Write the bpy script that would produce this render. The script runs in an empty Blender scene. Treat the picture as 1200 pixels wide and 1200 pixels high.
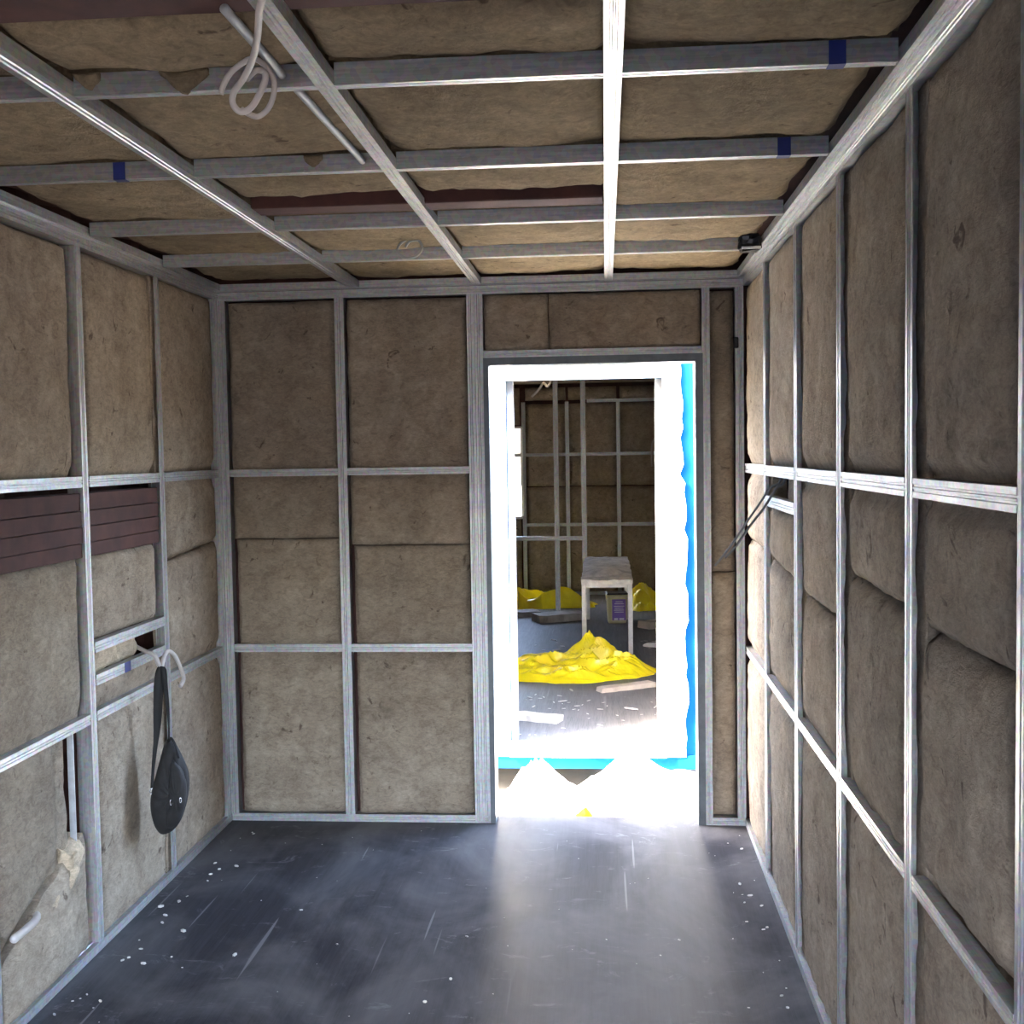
import bpy, bmesh, math, random
import numpy as np
from mathutils import Matrix, Vector

sc = bpy.context.scene
COL = sc.collection
R = math.radians

# ---------------------------------------------------------------- camera
cam_d = bpy.data.cameras.new('camera')
cam = bpy.data.objects.new('camera', cam_d)
COL.objects.link(cam)
CR = Vector((0.99661356, 0.08068028, -0.01587809))
CU = Vector((0.0116348, 0.05279446, 0.99853762))
CF = Vector((-0.08140057, 0.99534087, -0.05167697))
cam.matrix_world = Matrix(((CR.x, CU.x, -CF.x, 1.6291), (CR.y, CU.y, -CF.y, -4.7717),
                           (CR.z, CU.z, -CF.z, 1.5721), (0, 0, 0, 1)))
cam_d.sensor_width = 36.0
cam_d.lens = 36.0 * 1341.6 / 1200.0
cam_d.clip_start = 0.02
cam_d.clip_end = 300
sc.camera = cam

# ---------------------------------------------------------------- sky, sun, exposure
sun_dir = Vector((0.70, 0.28, -0.64)).normalized()      # the way the light travels
world = bpy.data.worlds.new('sky')
sc.world = world
world.use_nodes = True
wn = world.node_tree
for n in list(wn.nodes):
    wn.nodes.remove(n)
w_out = wn.nodes.new('ShaderNodeOutputWorld')
w_bg = wn.nodes.new('ShaderNodeBackground')
w_sky = wn.nodes.new('ShaderNodeTexSky')
w_sky.sky_type = 'NISHITA'
w_sky.sun_disc = False
w_sky.sun_elevation = math.asin(-sun_dir.z)
w_sky.sun_rotation = math.atan2(-sun_dir.x, -sun_dir.y)
w_sky.air_density = 0.8
w_sky.dust_density = 6.0
w_bg.inputs['Strength'].default_value = 0.58
wn.links.new(w_sky.outputs[0], w_bg.inputs[0])
wn.links.new(w_bg.outputs[0], w_out.inputs[0])

sun_d = bpy.data.lights.new('sun', 'SUN')
sun_d.energy = 6.5
sun_d.angle = R(0.6)
sun_d.color = (1.0, 0.95, 0.86)
sun = bpy.data.objects.new('sun', sun_d)
COL.objects.link(sun)
sun.location = (0, -6, 9)
sun.rotation_euler = sun_dir.to_track_quat('-Z', 'Y').to_euler()

sc.view_settings.view_transform = 'Standard'
sc.view_settings.look = 'None'
sc.view_settings.gamma = 1.0
sc.view_settings.use_curve_mapping = False
sc.view_settings.exposure = 4.7
try:
    sc.cycles.max_bounces = 12
    sc.cycles.diffuse_bounces = 8
    sc.cycles.sample_clamp_indirect = 6.0
except Exception:
    pass

# ---------------------------------------------------------------- materials
MATS = {}


def new_mat(name):
    m = bpy.data.materials.new(name)
    m.use_nodes = True
    MATS[name] = m
    nt = m.node_tree
    b = nt.nodes['Principled BSDF']
    return m, nt, b


def ramp(nt, fac, stops):
    r = nt.nodes.new('ShaderNodeValToRGB')
    els = r.color_ramp.elements
    els[0].position, els[0].color = stops[0][0], (*stops[0][1], 1)
    els[1].position, els[1].color = stops[-1][0], (*stops[-1][1], 1)
    for p, c in stops[1:-1]:
        e = els.new(p)
        e.color = (*c, 1)
    nt.links.new(fac, r.inputs[0])
    return r.outputs[0]


def coords(nt, scale=(1, 1, 1), rot=(0, 0, 0), kind='Object'):
    t = nt.nodes.new('ShaderNodeTexCoord')
    mp = nt.nodes.new('ShaderNodeMapping')
    mp.inputs['Scale'].default_value = scale
    mp.inputs['Rotation'].default_value = rot
    nt.links.new(t.outputs[kind], mp.inputs[0])
    return mp.outputs[0]


def noise(nt, vec, scale, detail=4, rough=0.6, dist=0.0):
    n = nt.nodes.new('ShaderNodeTexNoise')
    n.inputs['Scale'].default_value = scale
    n.inputs['Detail'].default_value = detail
    n.inputs['Roughness'].default_value = rough
    n.inputs['Distortion'].default_value = dist
    nt.links.new(vec, n.inputs['Vector'])
    return n.outputs['Fac']


def mixc(nt, fac, a, b, mode='MIX'):
    m = nt.nodes.new('ShaderNodeMix')
    m.data_type = 'RGBA'
    m.blend_type = mode
    for sock, v in ((m.inputs[0], fac), (m.inputs[6], a), (m.inputs[7], b)):
        if hasattr(v, 'links'):
            nt.links.new(v, sock)
        elif isinstance(v, tuple):
            sock.default_value = (*v, 1)
        else:
            sock.default_value = v
    return m.outputs[2]


def math_n(nt, op, a, b=None):
    m = nt.nodes.new('ShaderNodeMath')
    m.operation = op
    for s, v in ((m.inputs[0], a), (m.inputs[1], b)):
        if v is None:
            continue
        if hasattr(v, 'links'):
            nt.links.new(v, s)
        else:
            s.default_value = v
    return m.outputs[0]


def bump(nt, b, h, strength, dist):
    n = nt.nodes.new('ShaderNodeBump')
    n.inputs['Strength'].default_value = strength
    n.inputs['Distance'].default_value = dist
    nt.links.new(h, n.inputs['Height'])
    nt.links.new(n.outputs[0], b.inputs['Normal'])


def plain(name, col, rough=0.6, metal=0.0, var=0.12, scale=14, bmp=0.0, trans=0.0):
    m, nt, b = new_mat(name)
    v = coords(nt)
    f = noise(nt, v, scale, 5, 0.65)
    lo = tuple(c * (1 - var) for c in col)
    hi = tuple(min(1, c * (1 + var)) for c in col)
    nt.links.new(ramp(nt, f, [(0.3, lo), (0.7, hi)]), b.inputs['Base Color'])
    b.inputs['Roughness'].default_value = rough
    b.inputs['Metallic'].default_value = metal
    if trans:
        b.inputs['Subsurface Weight'].default_value = trans
        b.inputs['Subsurface Radius'].default_value = (0.05, 0.04, 0.01)
    if bmp:
        bump(nt, b, f, bmp, 0.01)
    return m


def wool(name, tint):
    m, nt, b = new_mat(name)
    v = coords(nt)
    cloud = noise(nt, v, 2.2, 3, 0.55)
    patch = noise(nt, v, 9.0, 5, 0.65, 0.6)
    fib = noise(nt, coords(nt, (1, 1, 2.6), (0.35, 0.2, 0.5)), 55, 6, 0.75, 1.2)
    fine = noise(nt, v, 240, 3, 0.7)
    spots = noise(nt, v, 17, 4, 0.6, 0.8)
    mid = noise(nt, coords(nt, (1, 1, 1.5)), 28, 6, 0.7, 0.9)
    c = ramp(nt, cloud, [(0.3, (0.225, 0.188, 0.148)), (0.55, (0.30, 0.258, 0.205)), (0.75, (0.37, 0.325, 0.262))])
    c = mixc(nt, 0.38, c, ramp(nt, patch, [(0.3, (0.15, 0.118, 0.092)), (0.7, (0.44, 0.385, 0.31))]))
    c = mixc(nt, 0.62, c, ramp(nt, mid, [(0.28, (0.26, 0.25, 0.24)), (0.5, (0.5, 0.5, 0.5)), (0.74, (0.70, 0.69, 0.67))]), 'OVERLAY')
    c = mixc(nt, 0.55, c, ramp(nt, fib, [(0.3, (0.30, 0.29, 0.28)), (0.72, (0.72, 0.71, 0.69))]), 'OVERLAY')
    c = mixc(nt, ramp(nt, spots, [(0.29, (0.8, 0.8, 0.8)), (0.36, (0, 0, 0))]), c, (0.085, 0.062, 0.048))
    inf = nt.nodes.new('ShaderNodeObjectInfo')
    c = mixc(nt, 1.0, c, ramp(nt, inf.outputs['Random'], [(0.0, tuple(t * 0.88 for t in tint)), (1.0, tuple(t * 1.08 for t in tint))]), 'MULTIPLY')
    nt.links.new(c, b.inputs['Base Color'])
    b.inputs['Roughness'].default_value = 0.97
    b.inputs['Specular IOR Level'].default_value = 0.12
    h = math_n(nt, 'ADD', math_n(nt, 'MULTIPLY', fib, 0.8), math_n(nt, 'ADD', math_n(nt, 'MULTIPLY', patch, 1.2), math_n(nt, 'MULTIPLY', fine, 0.25)))
    bump(nt, b, h, 0.75, 0.012)
    return m


wool('wool', (1.18, 1.14, 1.09))
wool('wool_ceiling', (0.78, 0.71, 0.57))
wool('wool_torn', (1.9, 1.8, 1.6))


def galv(name, base, rough):
    m, nt, b = new_mat(name)
    v = coords(nt, (60, 60, 3))
    streak = noise(nt, v, 3.0, 4, 0.6)
    sp = nt.nodes.new('ShaderNodeTexVoronoi')
    sp.inputs['Scale'].default_value = 90
    nt.links.new(coords(nt), sp.inputs['Vector'])
    dirt = noise(nt, coords(nt), 22, 5, 0.7)
    lo = tuple(c * 0.72 for c in base)
    hi = tuple(min(1, c * 1.12) for c in base)
    c = ramp(nt, streak, [(0.3, lo), (0.7, hi)])
    c = mixc(nt, 0.12, c, sp.outputs['Color'])
    c = mixc(nt, ramp(nt, dirt, [(0.62, (0, 0, 0)), (0.72, (0.5, 0.5, 0.5))]), c, (0.30, 0.27, 0.22))
    nt.links.new(c, b.inputs['Base Color'])
    b.inputs['Metallic'].default_value = 0.85
    nt.links.new(ramp(nt, dirt, [(0.3, (rough - 0.06,) * 3), (0.7, (rough + 0.14,) * 3)]), b.inputs['Roughness'])
    rib = noise(nt, coords(nt, (1, 1, 1)), 130, 2, 0.5)
    bump(nt, b, rib, 0.12, 0.002)
    return m


galv('galvanised', (0.46, 0.46, 0.455), 0.42)
plain('red_primer', (0.060, 0.021, 0.016), 0.85, 0, 0.35, 9, 0.1)
plain('blue_paint', (0.004, 0.038, 0.095), 0.8, 0, 0.12, 5)
MATS['blue_paint'].node_tree.nodes['Principled BSDF'].inputs['Specular IOR Level'].default_value = 0.0
plain('white_trim', (0.80, 0.80, 0.78), 0.5, 0, 0.06, 6)
plain('jamb_steel', (0.10, 0.115, 0.125), 0.45, 0.3, 0.25, 10)
plain('jamb_grey', (0.30, 0.31, 0.32), 0.6, 0, 0.1, 12)  # white inner jambs of the next doorway, their shade mixed into this grey
plain('cable_white', (0.50, 0.46, 0.42), 0.5, 0, 0.08, 30)
plain('pipe_grey', (0.34, 0.35, 0.34), 0.45, 0, 0.12, 20)
plain('wire_grey', (0.20, 0.205, 0.21), 0.5, 0, 0.12, 40)
plain('wire_dark', (0.012, 0.011, 0.010), 0.5, 0, 0.2, 30)
plain('sticker_blue', (0.012, 0.022, 0.14), 0.5, 0, 0.15, 30)
plain('sticker_white', (0.72, 0.75, 0.80), 0.5, 0, 0.1, 30)
plain('black_plastic', (0.012, 0.012, 0.013), 0.35, 0, 0.3, 15)
plain('chrome', (0.75, 0.75, 0.75), 0.25, 1.0, 0.1, 20)
plain('foil', (0.60, 0.62, 0.63), 0.4, 0.5, 0.15, 30)
plain('board_pale', (0.52, 0.46, 0.38), 0.75, 0, 0.25, 8, 0.2)
plain('board_grey', (0.26, 0.24, 0.215), 0.8, 0, 0.35, 7, 0.2)
plain('dusty_top', (0.72, 0.70, 0.66), 0.85, 0, 0.3, 11, 0.3)
plain('leg_steel', (0.62, 0.60, 0.57), 0.5, 0.3, 0.15, 18)
plain('yellow_film', (0.95, 0.74, 0.012), 0.32, 0, 0.14, 6, 0.2, 0.0)
plain('white_film', (0.85, 0.84, 0.80), 0.5, 0, 0.08, 7, 0.2)
plain('pail_cream', (0.66, 0.60, 0.34), 0.4, 0, 0.06, 9)
plain('label_purple', (0.17, 0.085, 0.45), 0.5, 0, 0.12, 12)
plain('label_print', (0.72, 0.69, 0.78), 0.5, 0, 0.05, 12)
plain('crumb', (0.55, 0.53, 0.48), 0.9, 0, 0.2, 30)
plain('sand', (0.085, 0.075, 0.062), 0.95, 0, 0.22, 3, 0.4)


def bag_mat():
    m, nt, b = new_mat('bag_fabric')
    v = coords(nt)
    weave = nt.nodes.new('ShaderNodeTexWave')
    weave.inputs['Scale'].default_value = 160
    nt.links.new(v, weave.inputs['Vector'])
    f = noise(nt, v, 25, 5, 0.6)
    nt.links.new(ramp(nt, f, [(0.3, (0.006, 0.0055, 0.0055)), (0.75, (0.018, 0.016, 0.0155))]), b.inputs['Base Color'])
    b.inputs['Roughness'].default_value = 0.75
    bump(nt, b, weave.outputs['Fac'], 0.25, 0.002)


bag_mat()
plain('strap_black', (0.010, 0.010, 0.011), 0.7, 0, 0.2, 40)


def floor_mat(name, base, dusty):
    m, nt, b = new_mat(name)
    v = coords(nt)
    grain = noise(nt, coords(nt, (70, 2.2, 1)), 3.2, 5, 0.65, 0.3)
    streak = noise(nt, coords(nt, (16, 0.9, 1)), 2.2, 4, 0.6, 0.4)
    dust = noise(nt, coords(nt, (1.2, 0.8, 1)), 2.0, 6, 0.62, 0.5)
    scuff = noise(nt, coords(nt, (1.0, 2.0, 1), (0, 0, 0.5)), 5.5, 6, 0.72, 1.4)
    line_a = noise(nt, coords(nt, (26, 0.7, 1), (0, 0, -0.30)), 1.6, 1, 0.4)
    line_b = noise(nt, coords(nt, (22, 0.5, 1), (0, 0, 0.22)), 1.3, 1, 0.4)
    c = ramp(nt, grain, [(0.3, tuple(x * 0.50 for x in base)), (0.7, tuple(x * 1.35 for x in base))])
    c = mixc(nt, ramp(nt, streak, [(0.45, (0, 0, 0)), (0.8, (0.5, 0.5, 0.5))]), c, tuple(x * 2.0 for x in base))
    c = mixc(nt, ramp(nt, dust, [(0.44, (0, 0, 0)), (0.75, (dusty,) * 3)]), c, (0.20, 0.19, 0.185))
    c = mixc(nt, ramp(nt, scuff, [(0.60, (0, 0, 0)), (0.72, (0.30, 0.30, 0.30))]), c, (0.36, 0.35, 0.35))
    c = mixc(nt, ramp(nt, line_a, [(0.735, (0, 0, 0)), (0.76, (0.30, 0.30, 0.30))]), c, (0.38, 0.37, 0.37))
    c = mixc(nt, ramp(nt, line_b, [(0.745, (0, 0, 0)), (0.77, (0.25, 0.25, 0.25))]), c, (0.38, 0.37, 0.37))
    nt.links.new(c, b.inputs['Base Color'])
    rr = mixc(nt, ramp(nt, dust, [(0.4, (0, 0, 0)), (0.75, (1, 1, 1))]), (0.46, 0.46, 0.46), (0.62, 0.62, 0.62))
    rr = mixc(nt, 0.35, rr, ramp(nt, grain, [(0.3, (0.40,) * 3), (0.7, (0.65,) * 3)]))
    nt.links.new(rr, b.inputs['Roughness'])
    b.inputs['Specular IOR Level'].default_value = 0.12
    bump(nt, b, grain, 0.10, 0.002)


floor_mat('floor_ply', (0.030, 0.029, 0.033), 0.55)
floor_mat('floor_ply_worn', (0.12, 0.12, 0.118), 0.8)

# ---------------------------------------------------------------- builders


def obj(name, me, mat, parent=None, smooth=False):
    if isinstance(me, bmesh.types.BMesh):
        bm = me
        me = bpy.data.meshes.new(name)
        bm.to_mesh(me)
        bm.free()
    o = bpy.data.objects.new(name, me)
    COL.objects.link(o)
    if mat and not me.materials:
        me.materials.append(MATS[mat])
    if smooth:
        me.polygons.foreach_set('use_smooth', [True] * len(me.polygons))
    if parent:
        o.parent = parent
    return o


def tag(o, label, cat, group=None, kind=None):
    o['label'] = label
    o['category'] = cat
    if group:
        o['group'] = group
    if kind:
        o['kind'] = kind
    return o


def struct(o, label=None):
    o['kind'] = 'structure'
    if label:
        o['label'] = label
    return o


def empty(name, loc, label, cat, rz=0.0, group=None):
    o = bpy.data.objects.new(name, None)
    o.empty_display_size = 0.05
    o.location = loc
    o.rotation_euler = (0, 0, rz)
    COL.objects.link(o)
    return tag(o, label, cat, group)


def add_box(bm, x0, x1, y0, y1, z0, z1, bev=0.0):
    tmp = bmesh.new()
    vs = [tmp.verts.new((x, y, z)) for x in (x0, x1) for y in (y0, y1) for z in (z0, z1)]
    for f in ((0, 1, 3, 2), (4, 6, 7, 5), (0, 4, 5, 1), (2, 3, 7, 6), (0, 2, 6, 4), (1, 5, 7, 3)):
        tmp.faces.new([vs[i] for i in f])
    bmesh.ops.recalc_face_normals(tmp, faces=tmp.faces)
    if bev:
        bmesh.ops.bevel(tmp, geom=tmp.edges[:], offset=bev, segments=1, affect='EDGES')
    me = bpy.data.meshes.new('t')
    tmp.to_mesh(me)
    tmp.free()
    bm.from_mesh(me)
    bpy.data.meshes.remove(me)


def box(name, mat, parent, x0, x1, y0, y1, z0, z1, bev=0.0):
    bm = bmesh.new()
    add_box(bm, x0, x1, y0, y1, z0, z1, bev)
    return obj(name, bm, mat, parent)


def boxes(name, mat, parent, lst, bev=0.0):
    bm = bmesh.new()
    for b in lst:
        add_box(bm, *b, bev)
    return obj(name, bm, mat, parent)


def smooth_path(pts, n=6):
    P = [Vector(p) for p in pts]
    out = []
    for i in range(len(P) - 1):
        p0, p1, p2, p3 = P[max(0, i - 1)], P[i], P[i + 1], P[min(len(P) - 1, i + 2)]
        for k in range(n):
            t = k / n
            out.append(0.5 * ((2 * p1) + (p2 - p0) * t + (2 * p0 - 5 * p1 + 4 * p2 - p3) * t * t + (3 * p1 - p0 - 3 * p2 + p3) * t ** 3))
    out.append(P[-1])
    return out


def add_tube(bm, pts, r, seg=8, sx=1.0):
    rings = []
    up = Vector((0.13, 0.21, 1)).normalized()
    for i, p in enumerate(pts):
        d = (pts[min(i + 1, len(pts) - 1)] - pts[max(i - 1, 0)])
        if d.length < 1e-7:
            d = Vector((0, 0, 1))
        d.normalize()
        a = d.cross(up)
        if a.length < 0.05:
            a = d.cross(Vector((1, 0, 0)))
        a.normalize()
        up = a.cross(d).normalized()
        rr = r(i / (len(pts) - 1)) if callable(r) else r
        rings.append([bm.verts.new(p + (a * math.cos(t) * sx + up * math.sin(t)) * rr) for t in [2 * math.pi * k / seg for k in range(seg)]])
    for A, B in zip(rings, rings[1:]):
        for k in range(seg):
            bm.faces.new((A[k], A[(k + 1) % seg], B[(k + 1) % seg], B[k]))
    bm.faces.new(rings[0][::-1])
    bm.faces.new(rings[-1])


def tube(name, mat, parent, pts, r, n=6, seg=8):
    bm = bmesh.new()
    add_tube(bm, smooth_path(pts, n), r, seg)
    bmesh.ops.recalc_face_normals(bm, faces=bm.faces)
    return obj(name, bm, mat, parent, True)


# --- galvanised channel profiles: grooved face towards +Y, length along +Z, shared meshes
PROF = {}


def prof_mesh(w, d, L, lip=True, open_side=False):
    key = (round(w, 4), round(d, 4), round(L, 3), lip, open_side)
    if key in PROF:
        return PROF[key]
    t, g = 0.0016, 0.0026
    h = w / 2
    out = [(-h, -d), (-h, 0), (-h * .42, 0), (-h * .34, -g), (-h * .16, -g), (-h * .08, 0), (h * .08, 0), (h * .16, -g), (h * .34, -g), (h * .42, 0), (h, 0), (h, -d)]
    inn = [(-h + t, -d), (-h + t, -t)] + [(x, y - t) for x, y in out[2:10]] + [(h - t, -t), (h - t, -d)]
    if lip:
        out = [(-h + 0.008, -d)] + out + [(h - 0.008, -d)]
        inn = [(-h + 0.008, -d + t), (-h + t, -d + t)] + inn[1:-1] + [(h - t, -d + t), (h - 0.008, -d + t)]
    if open_side:                   # the flange on the -X side is left off
        k = out.index((-h, 0))
        out, inn = out[k:], [(-h, -t)] + inn[k + 1:]
    ring = out + inn[::-1]
    n = len(ring)
    m = len(out)
    vs = [(x, y, 0) for x, y in ring] + [(x, y, L) for x, y in ring]
    fs = [(i, (i + 1) % n, n + (i + 1) % n, n + i) for i in range(n)]
    for i in range(m - 1):
        a, b, c, e = i, i + 1, n - 2 - i, n - 1 - i
        fs.append((a, e, c, b))
        fs.append((n + a, n + b, n + c, n + e))
    me = bpy.data.meshes.new('profile')
    me.from_pydata(vs, [], fs)
    me.materials.append(MATS['galvanised'])
    bm = bmesh.new()
    bm.from_mesh(me)
    bmesh.ops.recalc_face_normals(bm, faces=bm.faces)
    bm.to_mesh(me)
    bm.free()
    PROF[key] = me
    return me


def prof(name, parent, p0, p1, nrm, w, d, lip=True, open_side=False):
    p0, p1, nrm = Vector(p0), Vector(p1), Vector(nrm).normalized()
    l = p1 - p0
    L = l.length
    l.normalize()
    s = nrm.cross(l).normalized()
    o = bpy.data.objects.new(name, prof_mesh(w, d, L, lip, open_side))
    COL.objects.link(o)
    o.parent = parent
    o.matrix_world = Matrix(((s.x, nrm.x, l.x, p0.x), (s.y, nrm.y, l.y, p0.y), (s.z, nrm.z, l.z, p0.z), (0, 0, 0, 1)))
    return o


# --- value noise for the wool and the crumpled sheets
def vnoise(u, v, seed, octaves=4, gain=0.5):
    rng = np.random.RandomState(seed)
    tot = np.zeros_like(u)
    amp, fr, nn = 1.0, 1.0, 0.0
    for _ in range(octaves):
        T = rng.rand(64, 64) * 2 - 1
        x, y = u * fr + rng.rand() * 50, v * fr + rng.rand() * 50
        xi, yi = np.floor(x).astype(int), np.floor(y).astype(int)
        xf, yf = x - xi, y - yi
        xf = xf * xf * (3 - 2 * xf)
        yf = yf * yf * (3 - 2 * yf)
        a, b = T[xi % 64, yi % 64], T[(xi + 1) % 64, yi % 64]
        c, e = T[xi % 64, (yi + 1) % 64], T[(xi + 1) % 64, (yi + 1) % 64]
        tot += amp * ((a * (1 - xf) + b * xf) * (1 - yf) + (c * (1 - xf) + e * xf) * yf)
        nn += amp
        amp *= gain
        fr *= 2.0
    return tot / nn


W, H = 2.2, 2.268
MAPS = {
    'left': (lambda u, v, h: (h, u, v), False),
    'right': (lambda u, v, h: (W - h, u, v), True),
    'back': (lambda u, v, h: (u, -h, v), False),
    'ceil': (lambda u, v, h: (u, v, H - h), True),
}
SEED = [10]


def batt(side, parent, u0, u1, v0, v1, front=-0.010, thick=0.055, bulge=0.006, rough=0.005, edge=0.016, er=0.024,
         dents=(), edge_v=None, er_v=None, jit=0.004, res=0.022, mat='wool', mp=None, name='insulation_batt', sag=0.0, slope0=0.0, slope1=0.0):
    """a soft mineral wool slab; front is the height of its face against the frame plane; slope0/1 tilt the low and high v edges"""
    SEED[0] += 1
    s = SEED[0]
    fn, flip = mp or MAPS[side]
    nu = max(4, int((u1 - u0) / res))
    nv = max(4, int((v1 - v0) / res))
    a = np.linspace(0, 1, nu + 1)
    b = np.linspace(0, 1, nv + 1)
    A, B = np.meshgrid(a, b, indexing='ij')
    lo = v0 + slope0 * (A - 0.5) * (u1 - u0)
    hi = v1 + slope1 * (A - 0.5) * (u1 - u0)
    U = u0 + A * (u1 - u0)
    V = lo + B * (hi - lo)
    du = np.minimum(U - u0, u1 - U)
    dv = np.minimum(V - lo, hi - V)
    ev, erv = (edge if edge_v is None else edge_v), (er if er_v is None else er_v)
    ku = (1 - np.clip(du / er, 0, 1)) ** 2.4
    kv = (1 - np.clip(dv / erv, 0, 1)) ** 2.4
    Hh = front + bulge * (1 - (2 * A - 1) ** 4) * (1 - (2 * B - 1) ** 4) - np.maximum(edge * ku, ev * kv)
    Hh = Hh + rough * vnoise(U * 5, V * 5, s, 4) + rough * 0.55 * vnoise(U * 26, V * 26, s + 500, 2)
    Hh = Hh + sag * np.sin(math.pi * B) * (0.6 + 0.6 * vnoise(U * 2.5, U * 0, s + 77, 2))
    for dv_, hw, dd in dents:
        q = np.clip(np.abs(V - dv_) / hw, 0, 1)
        Hh = np.where(q < 1, np.minimum(Hh, -dd + (Hh + dd) * q ** 1.6), Hh)
    ju = jit * vnoise(V * 14, U * 0, s + 900, 3) * (du < er * .6)
    jv = jit * vnoise(U * 14, V * 0, s + 901, 3) * (dv < er * .6)
    X, Y, Z = fn(U + ju, V + jv, Hh)
    top = np.stack([X, Y, Z], -1).reshape(-1, 3)
    # back rim
    idx = np.arange((nu + 1) * (nv + 1)).reshape(nu + 1, nv + 1)
    rim = np.concatenate([idx[:, 0], idx[-1, 1:], idx[-2::-1, -1], idx[0, -2:0:-1]])
    Xr, Yr, Zr = fn((U + ju).ravel()[rim], (V + jv).ravel()[rim], np.full(len(rim), front - thick))
    base = np.stack([Xr, Yr, Zr], -1)
    n0 = len(top)
    f = []
    q = np.stack([idx[:-1, :-1], idx[1:, :-1], idx[1:, 1:], idx[:-1, 1:]], -1).reshape(-1, 4)
    f += q.tolist()
    m = len(rim)
    for i in range(m):
        j = (i + 1) % m
        f.append([int(rim[j]), int(rim[i]), n0 + i, n0 + j])
    f.append([n0 + i for i in range(m)][::-1])
    if flip:
        f = [x[::-1] for x in f]
    me = bpy.data.meshes.new(name)
    me.from_pydata(np.concatenate([top, base]).tolist(), [], f)
    o = obj(name, me, mat, parent)
    sm = [True] * len(q) + [False] * (len(f) - len(q))
    me.polygons.foreach_set('use_smooth', sm)
    return o


def crumple(name, mat, cx, cy, z, rx, ry, hgt, seed, rot=0.0, folds=9.0, power=1.6, nr=22, na=64, ridge=0.75, parent=None, peak=None):
    """a heap of crumpled sheeting: irregular outline, sharp folds, closed below; the origin sits at its foot"""
    th = np.linspace(0, 2 * math.pi, na, endpoint=False)
    rr = np.linspace(0, 1, nr + 1)[1:]
    Rm, T = np.meshgrid(rr, th, indexing='ij')
    out = 1 + 0.28 * vnoise(np.cos(T) * 2.2, np.sin(T) * 2.2, seed, 3)
    x = Rm * np.cos(T) * rx * out
    y = Rm * np.sin(T) * ry * out
    n1 = vnoise(x * folds * 0.45 + y * 3, y * folds * 1.2 - x * 2.5, seed + 3, 3, 0.5)
    n2 = vnoise(x * folds * .5, y * folds * .5, seed + 5, 2)
    rd = 1 - np.abs(n1) * 1.9
    zz = hgt * (1 - Rm ** power) * (1 - ridge + ridge * np.clip(rd, 0, 1)) * (0.75 + 0.6 * n2)
    for px, py, pr, ph in (peak or ()):
        g = np.exp(-((x - px) ** 2 + (y - py) ** 2) / pr ** 2)
        zz = zz + ph * g * (0.55 + 0.45 * np.clip(rd, 0, 1))
    zz = np.maximum(zz, 0) + 0.012 * (1 - Rm ** 8) + 0.004
    c, s = math.cos(rot), math.sin(rot)
    X, Y = x * c - y * s, x * s + y * c
    vs = [(0, 0, float(hgt * 0.8))] + np.stack([X, Y, zz], -1).reshape(-1, 3).tolist()
    foot = np.stack([X[-1], Y[-1], np.zeros(na)], -1).tolist()
    b0 = len(vs)
    vs += foot
    f = []
    for k in range(na):
        k2 = (k + 1) % na
        f.append((0, 1 + k, 1 + k2))
        for i in range(nr - 1):
            f.append((1 + i * na + k, 1 + (i + 1) * na + k, 1 + (i + 1) * na + k2, 1 + i * na + k2))
        f.append((1 + (nr - 1) * na + k, b0 + k, b0 + k2, 1 + (nr - 1) * na + k2))
    f.append([b0 + k for k in range(na)][::-1])
    vs[0] = (0, 0, float(np.mean(zz[0])))
    me = bpy.data.meshes.new(name)
    me.from_pydata(vs, [], f)
    o = obj(name, me, mat, parent)
    o.location = (cx, cy, z)
    return o


def corrugated(name, parent, xin, y0, y1, z0, z1, sgn):
    """trapezoid container sheet in the plane x = xin, ribs vertical; inside face red primer, outside blue. sgn = outward x"""
    pitch, dep, t = 0.278, 0.036, 0.002
    prof_ = []
    y = y0
    while y < y1:
        for dy, h in ((0, 0), (0.072, 0), (0.139, dep), (0.211, dep)):
            if y + dy <= y1:
                prof_.append((y + dy, h))
        y += pitch
    prof_.append((y1, prof_[-1][1]))
    vs, fs, mi = [], [], []
    n = len(prof_)
    for lay in (0, t):
        for z in (z0, z1):
            for yy, h in prof_:
                vs.append((xin + sgn * (h + lay), yy, z))
    for i in range(n - 1):
        a = (i, i + 1, n + i + 1, n + i)
        b = tuple(2 * n + k for k in a)
        fs.append(a if sgn < 0 else a[::-1])
        mi.append(0)
        fs.append(b[::-1] if sgn < 0 else b)
        mi.append(1)
    me = bpy.data.meshes.new(name)
    me.from_pydata(vs, [], fs)
    me.materials.append(MATS['red_primer'])
    me.materials.append(MATS['blue_paint'])
    me.polygons.foreach_set('material_index', mi)
    return obj(name, me, None, parent)


# ================================================================ THE ROOM (our container)
Y_REAR = -5.05
floor = box('floor', 'floor_ply', None, -0.06, W + 0.06, Y_REAR, 0.10, -0.03, 0.0)
struct(floor, 'dark film-faced plywood floor with dust and scuffs')

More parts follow.
